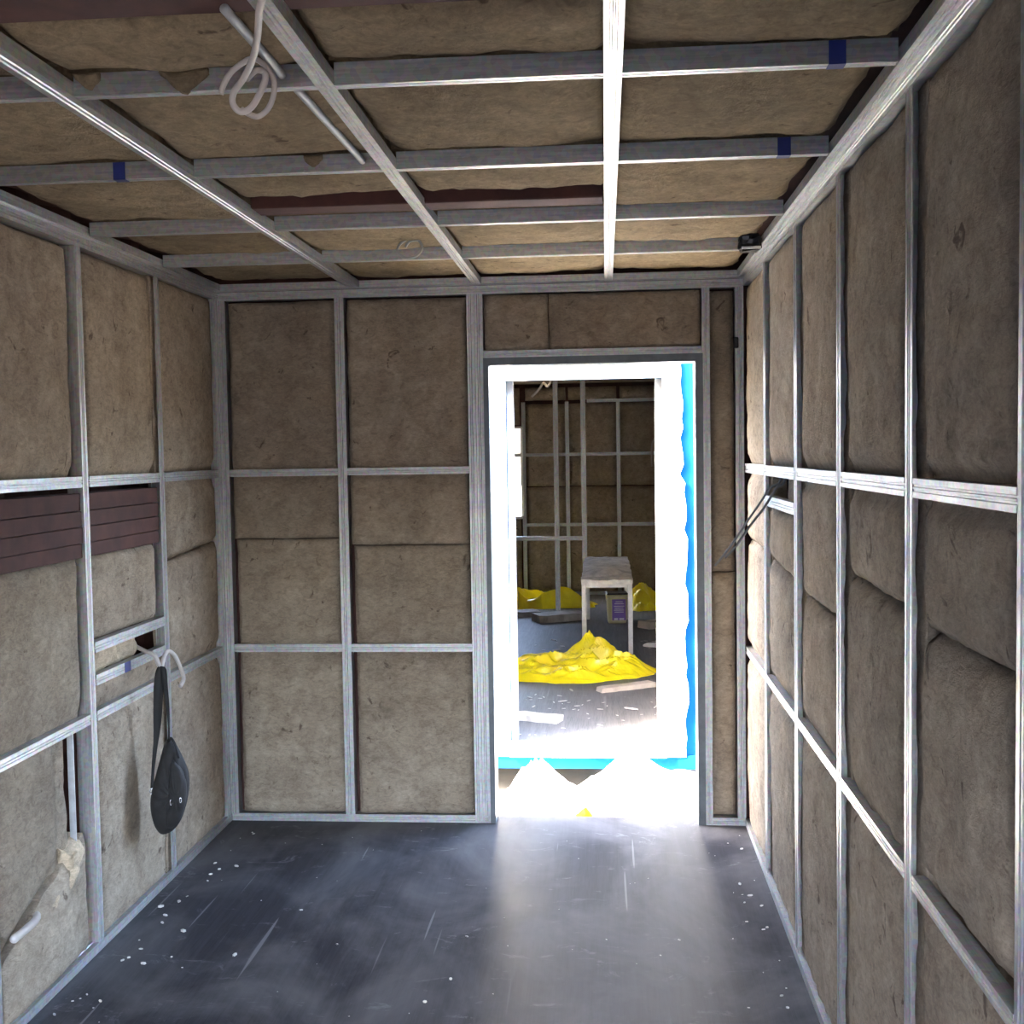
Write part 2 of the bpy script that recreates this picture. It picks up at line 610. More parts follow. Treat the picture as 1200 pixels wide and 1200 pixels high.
# -------- left wall
wl = struct(corrugated('wall_left', None, -0.115, Y_REAR, 0.10, -0.03, H + 0.12, -1), 'left wall of wool batts in a galvanised frame')
SL = [-0.665, -1.29, -1.915, -2.54, -3.165, -3.79, -4.415, -5.01]
for y in SL:
    if y == SL[1]:
        prof('metal_stud', wl, (0, y, 0.03), (0, y, H - 0.028), (1, 0, 0), 0.040, 0.05)
    else:
        prof('metal_stud', wl, (0, y, H - 0.028), (0, y, 0.03), (1, 0, 0), 0.046, 0.05, True, True)
        if y > -3.0:
            batt('left', wl, y - 0.040, y + 0.020, 0.03, 0.84, front=-0.010, thick=0.04, bulge=0.0, edge=0.003, er=0.01, rough=0.004, jit=0.002, res=0.02, name='wool_filler')
            batt('left', wl, y - 0.040, y + 0.020, 1.49, H - 0.03, front=-0.010, thick=0.04, bulge=0.0, edge=0.003, er=0.01, rough=0.004, jit=0.002, res=0.02, name='wool_filler')
prof('corner_stud', wl, (0, -0.024, 0.03), (0, -0.024, H - 0.028), (1, 0, 0), 0.046, 0.05)
prof('bottom_track', wl, (-0.022, Y_REAR + 0.02, 0.032), (-0.022, -0.002, 0.032), (0, 0, 1), 0.05, 0.03, False)
prof('top_track', wl, (0.002, Y_REAR + 0.02, H - 0.016), (0.002, -0.002, H - 0.016), (1, 0, 0), 0.032, 0.05, False)
edges = [-0.047] + SL
for i in range(len(SL)):
    a, b = SL[i] + 0.026, (SL[i - 1] - 0.026 if i else -0.047)
    prof('metal_rail', wl, (0.0015, a, 1.502), (0.0015, b, 1.502), (1, 0, 0), 0.034, 0.027)
    prof('metal_rail', wl, (0.0015, a, 0.752), (0.0015, b, 0.752), (1, 0, 0), 0.032, 0.027)
DL = ((1.502, 0.06, 0.030), (0.752, 0.06, 0.030))
# corner bay: two batts meeting at 1.2 m
batt('left', wl, SL[0] + 0.028, -0.05, 0.02, 1.198, dents=DL, slope1=0.06)
batt('left', wl, SL[0] + 0.028, -0.05, 1.204, H - 0.03, dents=DL, slope0=0.06)
# bag bay: batt above the boards, below them, a torn strip between the short rails, and the lower batt
batt('left', wl, SL[1] + 0.03, SL[0] - 0.034, 1.488, H - 0.03, dents=DL, edge=0.03)
batt('left', wl, SL[1] + 0.03, SL[0] - 0.032, 0.985, 1.262, front=-0.022, rough=0.008, jit=0.006)
batt('left', wl, SL[1] + 0.03, -0.872, 0.872, 0.978, front=-0.03, rough=0.02, jit=0.022, mat='wool_torn', er=0.02, edge=0.02, res=0.012)
batt('left', wl, SL[1] + 0.03, SL[0] - 0.032, 0.02, 0.862, dents=DL, rough=0.006)
sr = prof('short_rail', wl, (0.0015, SL[1] + 0.026, 0.972), (0.0015, SL[0] - 0.02, 0.972), (1, 0, 0), 0.034, 0.027)
sr2 = prof('short_rail', wl, (0.0015, SL[1] + 0.026, 0.866), (0.0015, SL[0] - 0.02, 0.866), (1, 0, 0), 0.034, 0.027)
st = box('sticker', 'sticker_blue', sr2, -0.0171, 0.0171, 0.0002, 0.0012, 0.215, 0.262)
# near bay: upper batt, then the ragged lower ones with the open slot beside the stud
batt('left', wl, SL[2] + 0.03, SL[1] - 0.045, 1.488, H - 0.03, dents=DL, edge=0.04, er=0.03)
batt('left', wl, SL[2] + 0.03, SL[1] - 0.045, 0.745, 1.262, front=-0.012, dents=((0.752, 0.05, 0.03),), jit=0.009, rough=0.007)
batt('left', wl, SL[2] + 0.03, -1.525, 0.30, 0.742, front=-0.010, rough=0.007, jit=0.014, slope0=0.40, er=0.03)
batt('left', wl, -1.535, -1.395, 0.30, 0.742, front=-0.045, rough=0.010, thick=0.03, jit=0.006)
batt('left', wl, SL[2] + 0.03, SL[1] - 0.050, 0.02, 0.292, front=-0.008, rough=0.010, jit=0.012, slope1=0.40, er=0.03)
batt('left', wl, -1.50, -1.37, 0.275, 0.40, front=-0.012, rough=0.030, jit=0.03, er=0.05, edge=0.03, mat='wool_torn', res=0.010, name='torn_wool', slope0=0.3)
batt('left', wl, -1.62, -1.49, 0.235, 0.31, front=-0.004, rough=0.022, jit=0.02, er=0.04, edge=0.03, mat='wool_torn', res=0.010, name='torn_wool', slope0=0.4, slope1=0.4)
box('flange_strip', 'foil', wl, -0.044, -0.024, -1.388, -1.384, 0.32, 0.735)
# beyond the frame on the camera side
for i in range(3, 5):
    batt('left', wl, SL[i] + 0.03, SL[i - 1] - 0.034, 0.02, 1.198, dents=DL, res=0.05)
    batt('left', wl, SL[i] + 0.03, SL[i - 1] - 0.034, 1.204, H - 0.03, dents=DL, res=0.05)
# rust-red boards in the wall below the middle rail
for k, (z0, z1, dx) in enumerate(((1.412, 1.466, 0.000), (1.362, 1.410, 0.005), (1.310, 1.360, 0.008), (1.264, 1.308, 0.001))):
    bo = box('timber_board', 'red_primer', wl, -0.080, -0.010 + dx * 0.5, SL[2] + 0.022, SL[0] - 0.025, z0, z1, 0.0015)
    if k == 0:
        bo['label'] = 'rust red board under the middle rail'

# -------- right wall
wr = struct(corrugated('wall_right', None, W + 0.115, Y_REAR, 0.10, -0.03, H + 0.12, 1), 'right wall of bulging wool batts in a galvanised frame')
SR = [-0.60, -1.265, -1.905, -2.555, -3.155, -3.78, -4.40, -5.01]
for y in SR:
    prof('metal_stud', wr, (W, y, 0.03), (W, y, H - 0.028), (-1, 0, 0), 0.05, 0.05, True, True)
    if y > -3.5:                    # wool stuffed into the open side of the stud
        batt('right', wr, y - 0.058, y + 0.022, 0.02, H - 0.03, front=-0.019, thick=0.05, bulge=0.0, edge=0.003, er=0.01, rough=0.007, jit=0.003, res=0.02, name='wool_filler')
prof('bottom_track', wr, (W + 0.022, Y_REAR + 0.02, 0.032), (W + 0.022, -0.002, 0.032), (0, 0, 1), 0.05, 0.03, False)
prof('top_track', wr, (W - 0.002, Y_REAR + 0.02, H - 0.016), (W - 0.002, -0.002, H - 0.016), (-1, 0, 0), 0.032, 0.05, False)
for i in range(len(SR)):
    a, b = SR[i] + 0.025, (SR[i - 1] - 0.036 if i else -0.03)
    prof('metal_rail', wr, (W - 0.0015, a, 1.495), (W - 0.0015, b, 1.495), (-1, 0, 0), 0.036, 0.027)
    prof('metal_rail', wr, (W - 0.0015, a, 0.748), (W - 0.0015, b, 0.748), (-1, 0, 0), 0.029, 0.027)
DR = ((1.495, 0.055, 0.029), (0.748, 0.055, 0.029))
for i in range(5):
    far = SR[i - 1] - 0.050 if i else -0.004
    near = SR[i] + 0.028
    rs = 0.022 if i < 5 else 0.05
    cut = (1.20, 1.17, 1.135, 1.26, 1.238)[i] if i < 5 else 1.2
    sl = (0.0, 0.05, 0.0, 0.02, 0.0)[i] if i < 5 else 0
    top = dict(front=-0.010, bulge=0.010, edge=0.034, er=0.040, edge_v=0.014, er_v=0.025, rough=0.008, jit=0.005, dents=DR, res=rs)
    if i in (3, 4):                 # the wool is broken along the lower rail here
        low = dict(top, dents=(), jit=0.022, edge_v=0.03, er_v=0.05)
        batt('right', wr, near, far, 0.02, 0.738, **low)
        batt('right', wr, near, far, 0.768 if i == 4 else 0.752, cut - 0.003, slope1=sl, **low)
    else:
        batt('right', wr, near, far, 0.02, cut - 0.003, slope1=sl, **top)
    if i == 1:                      # the cable bay is left open between the rail and the short rail
        batt('right', wr, near, far, cut + 0.003, 1.37, slope0=sl, **top)
        batt('right', wr, near, far, 1.495, H - 0.03, **top)
        batt('right', wr, near, -0.90, 1.375, 1.49, front=-0.035, edge=0.02, er=0.03, res=rs)
    else:
        batt('right', wr, near, far, cut + 0.003, H - 0.03, slope0=sl, **top)
prof('short_rail', wr, (W - 0.0015, SR[1] + 0.026, 1.388), (W - 0.0015, SR[0] - 0.026, 1.388), (-1, 0, 0), 0.036, 0.027)

# -------- back wall with the doorway
YB0, YB1 = 0.075, 0.10
wb = boxes('wall_back', 'red_primer', None, [(-0.157, 1.128, YB0, YB1, -0.03, H + 0.12), (2.034, W + 0.157, YB0, YB1, -0.03, H + 0.12), (1.128, 2.034, YB0, YB1, 1.968, H + 0.12)])
struct(wb, 'back wall of wool batts and galvanised studs beside the doorway')
prof('corner_stud', wb, (0.014, 0, 0.03), (0.014, 0, H - 0.034), (0, -1, 0), 0.036, 0.05)
prof('metal_stud', wb, (0.5225, 0, 0.03), (0.5225, 0, H - 0.034), (0, -1, 0), 0.040, 0.05)
prof('door_stud', wb, (1.0775, -0.001, 0.002), (1.0775, -0.001, H - 0.034), (0, -1, 0), 0.032, 0.06)
prof('door_stud', wb, (1.1115, 0.001, 0.002), (1.1115, 0.001, H - 0.034), (0, -1, 0), 0.034, 0.06)
prof('door_stud', wb, (2.047, 0, 0.002), (2.047, 0, H - 0.034), (0, -1, 0), 0.032, 0.06)
prof('corner_stud', wb, (2.183, 0, 0.03), (2.183, 0, H - 0.034), (0, -1, 0), 0.034, 0.05)
prof('header_rail', wb, (1.13, -0.001, 1.982), (2.03, -0.001, 1.982), (0, -1, 0), 0.030, 0.05)
prof('top_track', wb, (0.0, 0.001, H - 0.018), (W, 0.001, H - 0.018), (0, -1, 0), 0.034, 0.05, False)
prof('bottom_track', wb, (0.0, 0.001, 0.016), (1.128, 0.001, 0.016), (0, -1, 0), 0.032, 0.05, False)
prof('bottom_track', wb, (2.032, 0.001, 0.016), (W, 0.001, 0.016), (0, -1, 0), 0.032, 0.05, False)
for a, b in ((0.034, 0.502), (0.543, 1.061)):
    prof('metal_rail', wb, (a, -0.001, 1.503), (b, -0.001, 1.503), (0, -1, 0), 0.030, 0.027)
    prof('metal_rail', wb, (a, -0.001, 0.752), (b, -0.001, 0.752), (0, -1, 0), 0.033, 0.027)
DB = ((1.503, 0.045, 0.028), (0.752, 0.045, 0.028))
kb = dict(front=-0.008, bulge=0.003, edge=0.016, er=0.022, edge_v=0.008, er_v=0.020, rough=0.005, dents=DB, res=0.02)
for a, b, cut in ((0.040, 0.497, 1.22), (0.551, 1.055, 1.19)):
    batt('back', wb, a + 0.010, b, 0.036, cut - 0.002, **kb)
    batt('back', wb, a, b, cut + 0.002, H - 0.045, **kb)
batt('back', wb, 1.134, 1.40, 2.000, H - 0.04, **kb)
batt('back', wb, 1.403, 2.026, 2.000, H - 0.04, **kb)
batt('back', wb, 2.067, 2.162, 0.036, 1.06, front=-0.016, edge=0.02, er=0.015, res=0.02)
batt('back', wb, 2.067, 2.162, 1.064, H - 0.045, front=-0.016, edge=0.02, er=0.015, res=0.02)
box('clip', 'wire_dark', wb, 2.158, 2.178, -0.012, 0.0, 1.985, 2.03, 0.003)
door = boxes('door_1', 'jamb_steel', None, [(1.128, 1.150, -0.004, 0.115, -0.03, 1.968)])
struct(door, 'dark steel lining of the open doorway')
box('jamb', 'jamb_steel', door, 2.003, 2.034, -0.004, 0.115, -0.03, 1.968)
box('header', 'jamb_steel', door, 1.150, 2.003, -0.004, 0.115, 1.936, 1.968)

# -------- ceiling
ce = box('ceiling', 'red_primer', None, -0.155, W + 0.155, Y_REAR, 0.10, H + 0.115, H + 0.14)
struct(ce, 'ceiling of wool batts behind a grid of galvanised rails')
XL = [0.598, 1.112, 1.652]
WLg = [0.050, 0.036, 0.034]
JY = [-0.07, -0.665, -1.262, -1.955, -2.60, -3.22, -3.84, -4.46]
for x, w in zip(XL, WLg):
    prof('long_rail', ce, (x, Y_REAR + 0.02, H - 0.001), (x, -0.052, H - 0.001), (0, 0, -1), w, 0.027)
prof('edge_rail', ce, (0.016, Y_REAR + 0.02, H), (0.016, -0.052, H), (0, 0, -1), 0.030, 0.027, False)
prof('edge_rail', ce, (W - 0.016, Y_REAR + 0.02, H), (W - 0.016, -0.052, H), (0, 0, -1), 0.030, 0.027, False)
prof('edge_rail', ce, (0.0, -0.025, H), (W, -0.025, H), (0, 0, -1), 0.046, 0.027, False)
XC = [0.034] + XL + [W - 0.034]
for j, y in enumerate(JY[1:]):
    for c in range(4):
        a = XC[c] + (WLg[c - 1] / 2 if c else 0)
        b = XC[c + 1] - (WLg[c] / 2 if c < 3 else 0)
        jr = prof('cross_rail', ce, (a, y, H), (b, y, H), (0, 0, -1), 0.026, 0.042)
        L = b - a
        for jj, cc, x in ((3, 3, 2.058), (2, 3, 2.062), (2, 0, 0.432)):
            if (jj, cc) == (j, c):
                q = x - a
                box('sticker', 'sticker_blue', jr, -0.0142, 0.0142, -0.0415, 0.0012, q - 0.0155, q + 0.0155)
for j in range(6):
    y1 = JY[j] - 0.014 if j else -0.05
    y0 = JY[j + 1] + 0.014 if j + 1 < len(JY) else Y_REAR + 0.03
    for c in range(4):
        a, b = XC[c] + 0.004, XC[c + 1] - 0.004
        if j == 2 and c in (1, 2):
            y1c = -1.545
        else:
            y1c = y1
        y0c = -2.885 if j == 4 and c < 3 else y0
        batt('ceil', ce, a, b, y0c, y1c, front=-0.040, thick=0.05, bulge=0.010, edge=0.016, er=0.05, rough=0.010, jit=0.008,
             res=0.024 if j < 6 else 0.06, mat='wool_ceiling', sag=0.010)
# red roof bows showing between the batts
bo = box('roof_bow', 'red_primer', ce, XL[0] + 0.03, XL[2] - 0.02, -1.530, -1.465, H + 0.012, H + 0.10, 0.004)
box('bow_flange', 'red_primer', bo, XL[0] + 0.03, XL[2] - 0.02, -1.475, -1.425, H + 0.014, H + 0.020)
bo = box('roof_bow', 'red_primer', ce, 0.06, XL[2] - 0.02, -3.10, -2.90, H + 0.030, H + 0.10, 0.004)
# wool tufts hanging over the first cross rails
for x, y, wd, dr in ((0.845, -2.612, 0.045, 0.030), (0.655, -2.612, 0.022, 0.018), (0.925, -1.967, 0.022, 0.015)):
    bm = bmesh.new()
    rnd = random.Random(int(x * 1000))
    top = []
    prev = None
    for k in range(9):
        t = k / 8
        xx = x - wd + 2 * wd * t
        depth = dr * (math.sin(math.pi * t) ** 1.3) * (0.8 + 0.4 * rnd.random())
        row = [bm.verts.new((xx + rnd.uniform(-.003, .003), y - 0.010 - 0.012 * math.sin(math.pi * s), H + 0.040 - s * (0.012 + depth))) for s in (0, 0.35, 0.7, 1.0)]
        row.append(bm.verts.new((xx, y + 0.004, H + 0.040 - 0.012 - depth)))
        row.append(bm.verts.new((xx, y + 0.004, H + 0.041)))
        if prev:
            for q in range(6):
                bm.faces.new((prev[q], prev[(q + 1) % 6], row[(q + 1) % 6], row[q]))
        prev = row
        if k == 0:
            bm.faces.new(row)
    bm.faces.new(prev[::-1])
    bmesh.ops.recalc_face_normals(bm, faces=bm.faces)
    obj('wool_tuft', bm, 'wool_ceiling', ce, True)

# -------- rear wall behind the camera, with the entrance the light comes from
rx0, rx1, rz1 = 0.40, 2.12, 1.75
wz = boxes('wall_rear', 'red_primer', None, [(-0.157, rx0, Y_REAR - 0.06, Y_REAR, -0.03, H + 0.12), (rx1, W + 0.157, Y_REAR - 0.06, Y_REAR, -0.03, H + 0.12), (rx0, rx1, Y_REAR - 0.06, Y_REAR, rz1, H + 0.12)])
struct(wz, 'container end wall with the entrance')

# ================================================================ OUTSIDE AND THE NEXT CONTAINER
GZ = -0.27
gr = boxes('ground', 'sand', None, [(-40, 40, -40, 60, GZ - 0.1, GZ)])
struct(gr, 'trodden dark soil around the containers')
# walls added out of view to cut the low skylight entering at the rear
sky_block = boxes('wall_sky_block', 'jamb_steel', None, [(-45, 45, -24.5, -24, GZ, 1.9), (-0.35, -0.25, -17.0, -5.2, GZ, 3.0)])
struct(sky_block, 'added dark walls blocking low sky light behind the camera')
NX0, NX1, NY0, NY1, NH = -0.05, 2.26, 1.36, 7.77, 2.28
nf = box('floor_neighbour', 'floor_ply_worn', None, NX0 - 0.06, NX1 + 0.06, NY0, NY1 + 0.1, -0.04, 0.0)
struct(nf, 'worn dark floor of the next container')
nc = box('ceiling_neighbour', 'wool_ceiling', None, NX0 - 0.15, NX1 + 0.15, NY0 - 0.06, NY1 + 0.16, NH + 0.04, NH + 0.30)
struct(nc, 'ceiling of the next container')
DX0, DX1, DZ1 = 1.105, 1.935, 1.955
nfr = boxes('wall_neighbour_front', 'blue_paint', None, [(NX0 - 0.15, DX0, NY0 - 0.06, NY0 + 0.03, -0.05, NH + 0.04), (DX1, NX1 + 0.15, NY0 - 0.06, NY0 + 0.03, -0.05, NH + 0.04), (DX0, DX1, NY0 - 0.06, NY0 + 0.03, DZ1, NH + 0.04), (NX0 - 0.15, NX1 + 0.15, NY0 - 0.075, NY0 + 0.03, -0.122, -0.05)])
struct(nfr, 'bright blue steel face of the next container')
d2 = boxes('door_2', 'white_trim', None, [(DX0 - 0.115, DX0 + 0.002, NY0 - 0.085, NY0 - 0.055, -0.055, DZ1 + 0.12)])
struct(d2, 'white frame of the open doorway in the next container')
# ragged white edge along the right side
bm = bmesh.new()
rnd = random.Random(4)
N = 44
A, B, A2, B2 = [], [], [], []
for k in range(N + 1):
    z = -0.055 + (DZ1 + 0.175) * k / N
    xe = DX1 + 0.112 + rnd.uniform(-0.012, 0.012) - (0.02 if z > 1.4 else 0)
    A.append(bm.verts.new((DX1 - 0.002, NY0 - 0.085, z)))
    B.append(bm.verts.new((xe, NY0 - 0.080, z)))
    A2.append(bm.verts.new((DX1 - 0.002, NY0 - 0.055, z)))
    B2.append(bm.verts.new((xe + 0.004, NY0 - 0.055, z)))
for k in range(N):
    for P_, Q_ in ((A, B), (B, B2), (B2, A2), (A2, A)):
        bm.faces.new((P_[k], Q_[k], Q_[k + 1], P_[k + 1]))
for k in (0, N):
    bm.faces.new((A[k], B[k], B2[k], A2[k]))
bmesh.ops.recalc_face_normals(bm, faces=bm.faces)
obj('jamb_trim', bm, 'white_trim', d2)
box('header_trim', 'white_trim', d2, DX0, DX1, NY0 - 0.085, NY0 - 0.055, DZ1 - 0.002, DZ1 + 0.12)
box('sill', 'white_trim', d2, DX0, DX1, NY0 - 0.10, NY0 + 0.03, -0.055, 0.004)
for x0, x1 in ((DX0 - 0.004, DX0 + 0.034), (DX1 - 0.036, DX1 + 0.004)):
    box('jamb', 'jamb_grey', d2, x0, x1, NY0 + 0.035, NY0 + 0.10, 0.0, DZ1)

nl = struct(corrugated('wall_neighbour_left', None, NX0 - 0.10, NY0, NY1 + 0.1, -0.05, NH + 0.06, -1), 'left side of the next container')
batt('x', nl, NY0 + 0.05, NY1 - 0.02, 0.02, NH, mp=(lambda u, v, h: (NX0 + h, u, v), False), res=0.08, thick=0.06)
nr = struct(corrugated('wall_neighbour_right', None, NX1 + 0.10, NY0, NY1 + 0.1, -0.05, NH + 0.06, 1), 'right side of the next container')
batt('x', nr, NY0 + 0.05, NY1 - 0.02, 0.02, NH, mp=(lambda u, v, h: (NX1 - h, u, v), True), res=0.08, thick=0.06)

# far wall with its window
WX0, WX1, WZ0, WZ1 = 0.10, 0.722, 0.875, 1.845
nw = boxes('wall_neighbour_far', 'red_primer', None, [(NX0 - 0.16, WX0, NY1 + 0.075, NY1 + 0.10, -0.05, NH + 0.06), (WX1, NX1 + 0.16, NY1 + 0.075, NY1 + 0.10, -0.05, NH + 0.06), (WX0, WX1, NY1 + 0.075, NY1 + 0.10, -0.05, WZ0), (WX0, WX1, NY1 + 0.075, NY1 + 0.10, WZ1, NH + 0.06)])
struct(nw, 'far wool and stud wall of the next container')
mpf = (lambda u, v, h: (u, NY1 - h, v), False)
kf = dict(mp=mpf, front=-0.012, bulge=0.006, edge=0.03, er=0.03, rough=0.006, res=0.05)
for a, b in ((0.765, 1.205), (1.235, 1.76), (1.795, 2.22)):
    batt('x', nw, a, b, 0.03, 1.19, dents=((0.775, 0.05, 0.03),), **kf)
    batt('x', nw, a, b, 1.20, 2.10, dents=((1.545, 0.05, 0.03),), **kf)
    batt('x', nw, a, b, 2.14, NH, **kf)
batt('x', nw, 0.0, 0.70, 0.03, WZ0 - 0.03, **kf)
batt('x', nw, 0.0, 0.70, WZ1 + 0.03, NH, **kf)
for x in (0.742, 1.220, 1.777):
    prof('metal_stud', nw, (x, NY1 - 0.002, 0.03), (x, NY1 - 0.002, 2.12), (0, -1, 0), 0.04, 0.05)
for z, x0, x1 in ((1.545, WX0, 2.24), (0.775, 0.76, 2.24), (2.125, 1.44, 2.24)):
    prof('metal_rail', nw, (x0, NY1 - 0.004, z), (x1, NY1 - 0.004, z), (0, -1, 0), 0.034, 0.027)
prof('bottom_track', nw, (0, NY1, 0.016), (2.24, NY1, 0.016), (0, -1, 0), 0.03, 0.04, False)
win = boxes('window_1', 'white_trim', None, [(WX0 - 0.02, WX0 + 0.02, NY1 - 0.01, NY1 + 0.10, WZ0, WZ1), (WX1 - 0.012, WX1 + 0.012, NY1 - 0.01, NY1 + 0.10, WZ0, WZ1), (WX0, WX1, NY1 - 0.01, NY1 + 0.10, WZ1 - 0.012, WZ1 + 0.012), (WX0, WX1, NY1 - 0.03, NY1 + 0.10, WZ0 - 0.03, WZ0)])
struct(win, 'unglazed window opening in the far wall of the next container')

# light stud partition standing in front of the far wall
pt = empty('stud_partition', (1.30, 6.26, 0), 'bare galvanised stud partition standing in front of the far wall', 'partition')
for x in (1.160, 1.424):
    o = prof('metal_stud', None, (x, 6.26, 0.0), (x, 6.26, 2.275), (0, -1, 0), 0.046, 0.05)
    o.parent = pt
    o.matrix_parent_inverse = Matrix.Translation((-1.30, -6.26, 0))
o = prof('metal_rail', None, (0.45, 6.258, 0.738), (1.447, 6.258, 0.738), (0, -1, 0), 0.040, 0.03)
o.parent = pt
o.matrix_parent_inverse = Matrix.Translation((-1.30, -6.26, 0))

# ================================================================ THINGS IN THE ROOM
# -------- black waist bag hung on a bent cable
bag = empty('waist_bag', (0.10, -0.93, 0.257), 'black waist bag hanging by its strap on the left wall', 'bag', math.atan2(0.3698, 0.9291))


def pillow(name, mat, parent, outline, cx, cz, th, y0=0.0, n=5, back=True, seed=1, wr=0.004):
    P = smooth_path([(x, 0, z) for x, z in outline] + [(outline[0][0], 0, outline[0][1])], 4)[:-1]
    m = len(P)
    bm = bmesh.new()
    rnd = np.random.RandomState(seed)
    sides = []
    rim = [bm.verts.new((p.x, y0, p.z)) for p in P]
    for sg in ((-1, 1) if back else (-1,)):
        rings = [rim]
        for k in range(1, n + 1):
            r = math.cos(k / (n + 1) * math.pi / 2)
            h = math.sin(k / (n + 1) * math.pi / 2) ** 0.8 * th
            rings.append([bm.verts.new((cx + (p.x - cx) * r, y0 + sg * (h + wr * math.sin(p.z * 95 + p.x * 60 + k)), cz + (p.z - cz) * r)) for p in P])
        c = bm.verts.new((cx, y0 + sg * th, cz))
        for A_, B_ in zip(rings, rings[1:]):
            for i in range(m):
                bm.faces.new((A_[i], A_[(i + 1) % m], B_[(i + 1) % m], B_[i]))
        for i in range(m):
            bm.faces.new((rings[-1][i], rings[-1][(i + 1) % m], c))
    if not back:
        bm.faces.new(rim)
    bmesh.ops.recalc_face_normals(bm, faces=bm.faces)
    return obj(name, bm, mat, parent, True)


ZB = 0.257
ol = [(0.003, .592), (0.022, .575), (0.045, .525), (0.064, .465), (0.060, .39), (0.040, .32), (0.012, .275), (-0.030, .257), (-0.055, .285), (-0.068, .345), (-0.066, .40), (-0.050, .46), (-0.030, .53), (-0.012, .585)]
ol = [(x, z - ZB) for x, z in ol]
body = pillow('body', 'bag_fabric', bag, ol, 0.0, 0.40 - ZB, 0.042)
pk = [(0.012, .53), (0.040, .49), (0.054, .44), (0.050, .375), (0.030, .315), (0.0, .285), (-0.022, .30), (-0.020, .36), (-0.008, .44), (0.0, .51)]
pocket = pillow('front_pocket', 'bag_fabric', bag, [(x, z - ZB) for x, z in pk], 0.016, 0.40 - ZB, 0.030, -0.026, back=False, seed=3, wr=0.002)
tube('zip', 'strap_black', bag, [(0.010, -0.036, .53 - ZB), (0.002, -0.044, .46 - ZB), (-0.006, -0.047, .40 - ZB), (-0.012, -0.044, .33 - ZB), (-0.014, -0.034, .29 - ZB)], 0.0032)
for x, z, y in ((0.000, .383, -0.053), (0.032, .388, -0.055)):
    bm = bmesh.new()
    ring = [Vector((x + 0.003 * math.cos(t), y, z - ZB + 0.009 * math.sin(t))) for t in [2 * math.pi * k / 12 for k in range(13)]]
    add_tube(bm, ring, 0.0013, 6)
    obj('zip_pull', bm, 'chrome', bag, True)
tube('carry_loop', 'strap_black', bag, [(0.002, -0.004, .58 - ZB), (0.006, -0.02, .600 - ZB), (0.016, -0.03, .588 - ZB), (0.026, -0.03, .555 - ZB), (0.032, -0.026, .53 - ZB)], 0.0045)


def ribbon(name, mat, parent, pts, widths, t=0.0022, ax=(1, 0, 0)):
    P = smooth_path(pts, 5)
    bm = bmesh.new()
    ax = Vector(ax).normalized()
    prev = None
    for i, p in enumerate(P):
        q = i / (len(P) - 1) * (len(widths) - 1)
        k = min(int(q), len(widths) - 2)
        w = widths[k] + (widths[k + 1] - widths[k]) * (q - k)
        n = Vector((0, 1, 0))
        row = [bm.verts.new(p + ax * w / 2 * a + n * t * b) for a, b in ((-1, -.5), (1, -.5), (1, .5), (-1, .5))]
        if prev:
            for j in range(4):
                bm.faces.new((prev[j], prev[(j + 1) % 4], row[(j + 1) % 4], row[j]))
        else:
            bm.faces.new(row)
        prev = row
    bm.faces.new(prev[::-1])
    bmesh.ops.recalc_face_normals(bm, faces=bm.faces)
    return obj(name, bm, mat, parent, True)


ribbon('strap', 'strap_black', bag, [(-0.022, 0.004, .850 - ZB), (-0.027, 0.002, .823 - ZB), (-0.031, 0, .74 - ZB), (-0.040, 0, .62 - ZB), (-0.055, 0, .50 - ZB), (-0.061, 0, .425 - ZB)], [0.012, 0.022, 0.034, 0.030, 0.016, 0.010, 0.012])
ribbon('strap', 'strap_black', bag, [(-0.022, 0.004, .850 - ZB), (-0.010, 0.002, .838 - ZB), (-0.006, 0, .78 - ZB), (-0.001, 0, .71 - ZB), (0.001, -0.002, .64 - ZB), (0.000, -0.004, .585 - ZB)], [0.012, 0.018, 0.016, 0.012, 0.006, 0.008])
bm = bmesh.new()
add_tube(bm, [Vector((-0.062 + 0.008 * math.cos(t), -0.004, .415 - ZB + 0.010 * math.sin(t))) for t in [2 * math.pi * k / 14 for k in range(15)]], 0.0028, 6)
obj('buckle', bm, 'chrome', bag, True)

hook = tube('bent_cable', 'cable_white', None, [(-0.035, -0.86, 0.905), (0.03, -0.93, 0.900), (0.070, -0.96, 0.893), (0.073, -0.935, 0.858), (0.076, -0.918, 0.838), (0.074, -0.898, 0.858), (0.072, -0.852, 0.886), (0.074, -0.790, 0.864), (0.078, -0.737, 0.800), (0.080, -0.723, 0.762), (0.078, -0.752, 0.742)], 0.0075, 6, 10)
tag(hook, 'bent white cable sticking out of the left wall, holding the black bag', 'cable')

# -------- cables and pipes
coil = tube('cable_coil', 'cable_white', None, [(1.125, -3.05, 2.262), (1.104, -3.0, 2.258), (1.094, -2.97, 2.257), (1.076, -2.92, 2.248), (1.046, -2.85, 2.239), (1.014, -2.8, 2.225), (0.99, -2.78, 2.209), (0.985, -2.77, 2.192), (0.995, -2.76, 2.181), (1.014, -2.76, 2.188), (1.03, -2.76, 2.211), (1.041, -2.76, 2.236), (1.038, -2.76, 2.249), (1.026, -2.77, 2.248), (1.012, -2.78, 2.23)], 0.0058, 6, 10)
tag(coil, 'coil of white cable hanging from the ceiling beside a long rail', 'cable')
coil_b = tube('cable_coil', 'cable_white', None, [(0.947, -2.72, 2.226), (0.952, -2.72, 2.241), (0.965, -2.72, 2.262), (0.986, -2.72, 2.278), (1.007, -2.72, 2.286), (1.029, -2.72, 2.274), (1.044, -2.72, 2.25), (1.044, -2.72, 2.222), (1.033, -2.72, 2.197), (1.015, -2.72, 2.184), (0.999, -2.72, 2.188), (0.984, -2.72, 2.198)], 0.0052, 6, 10)
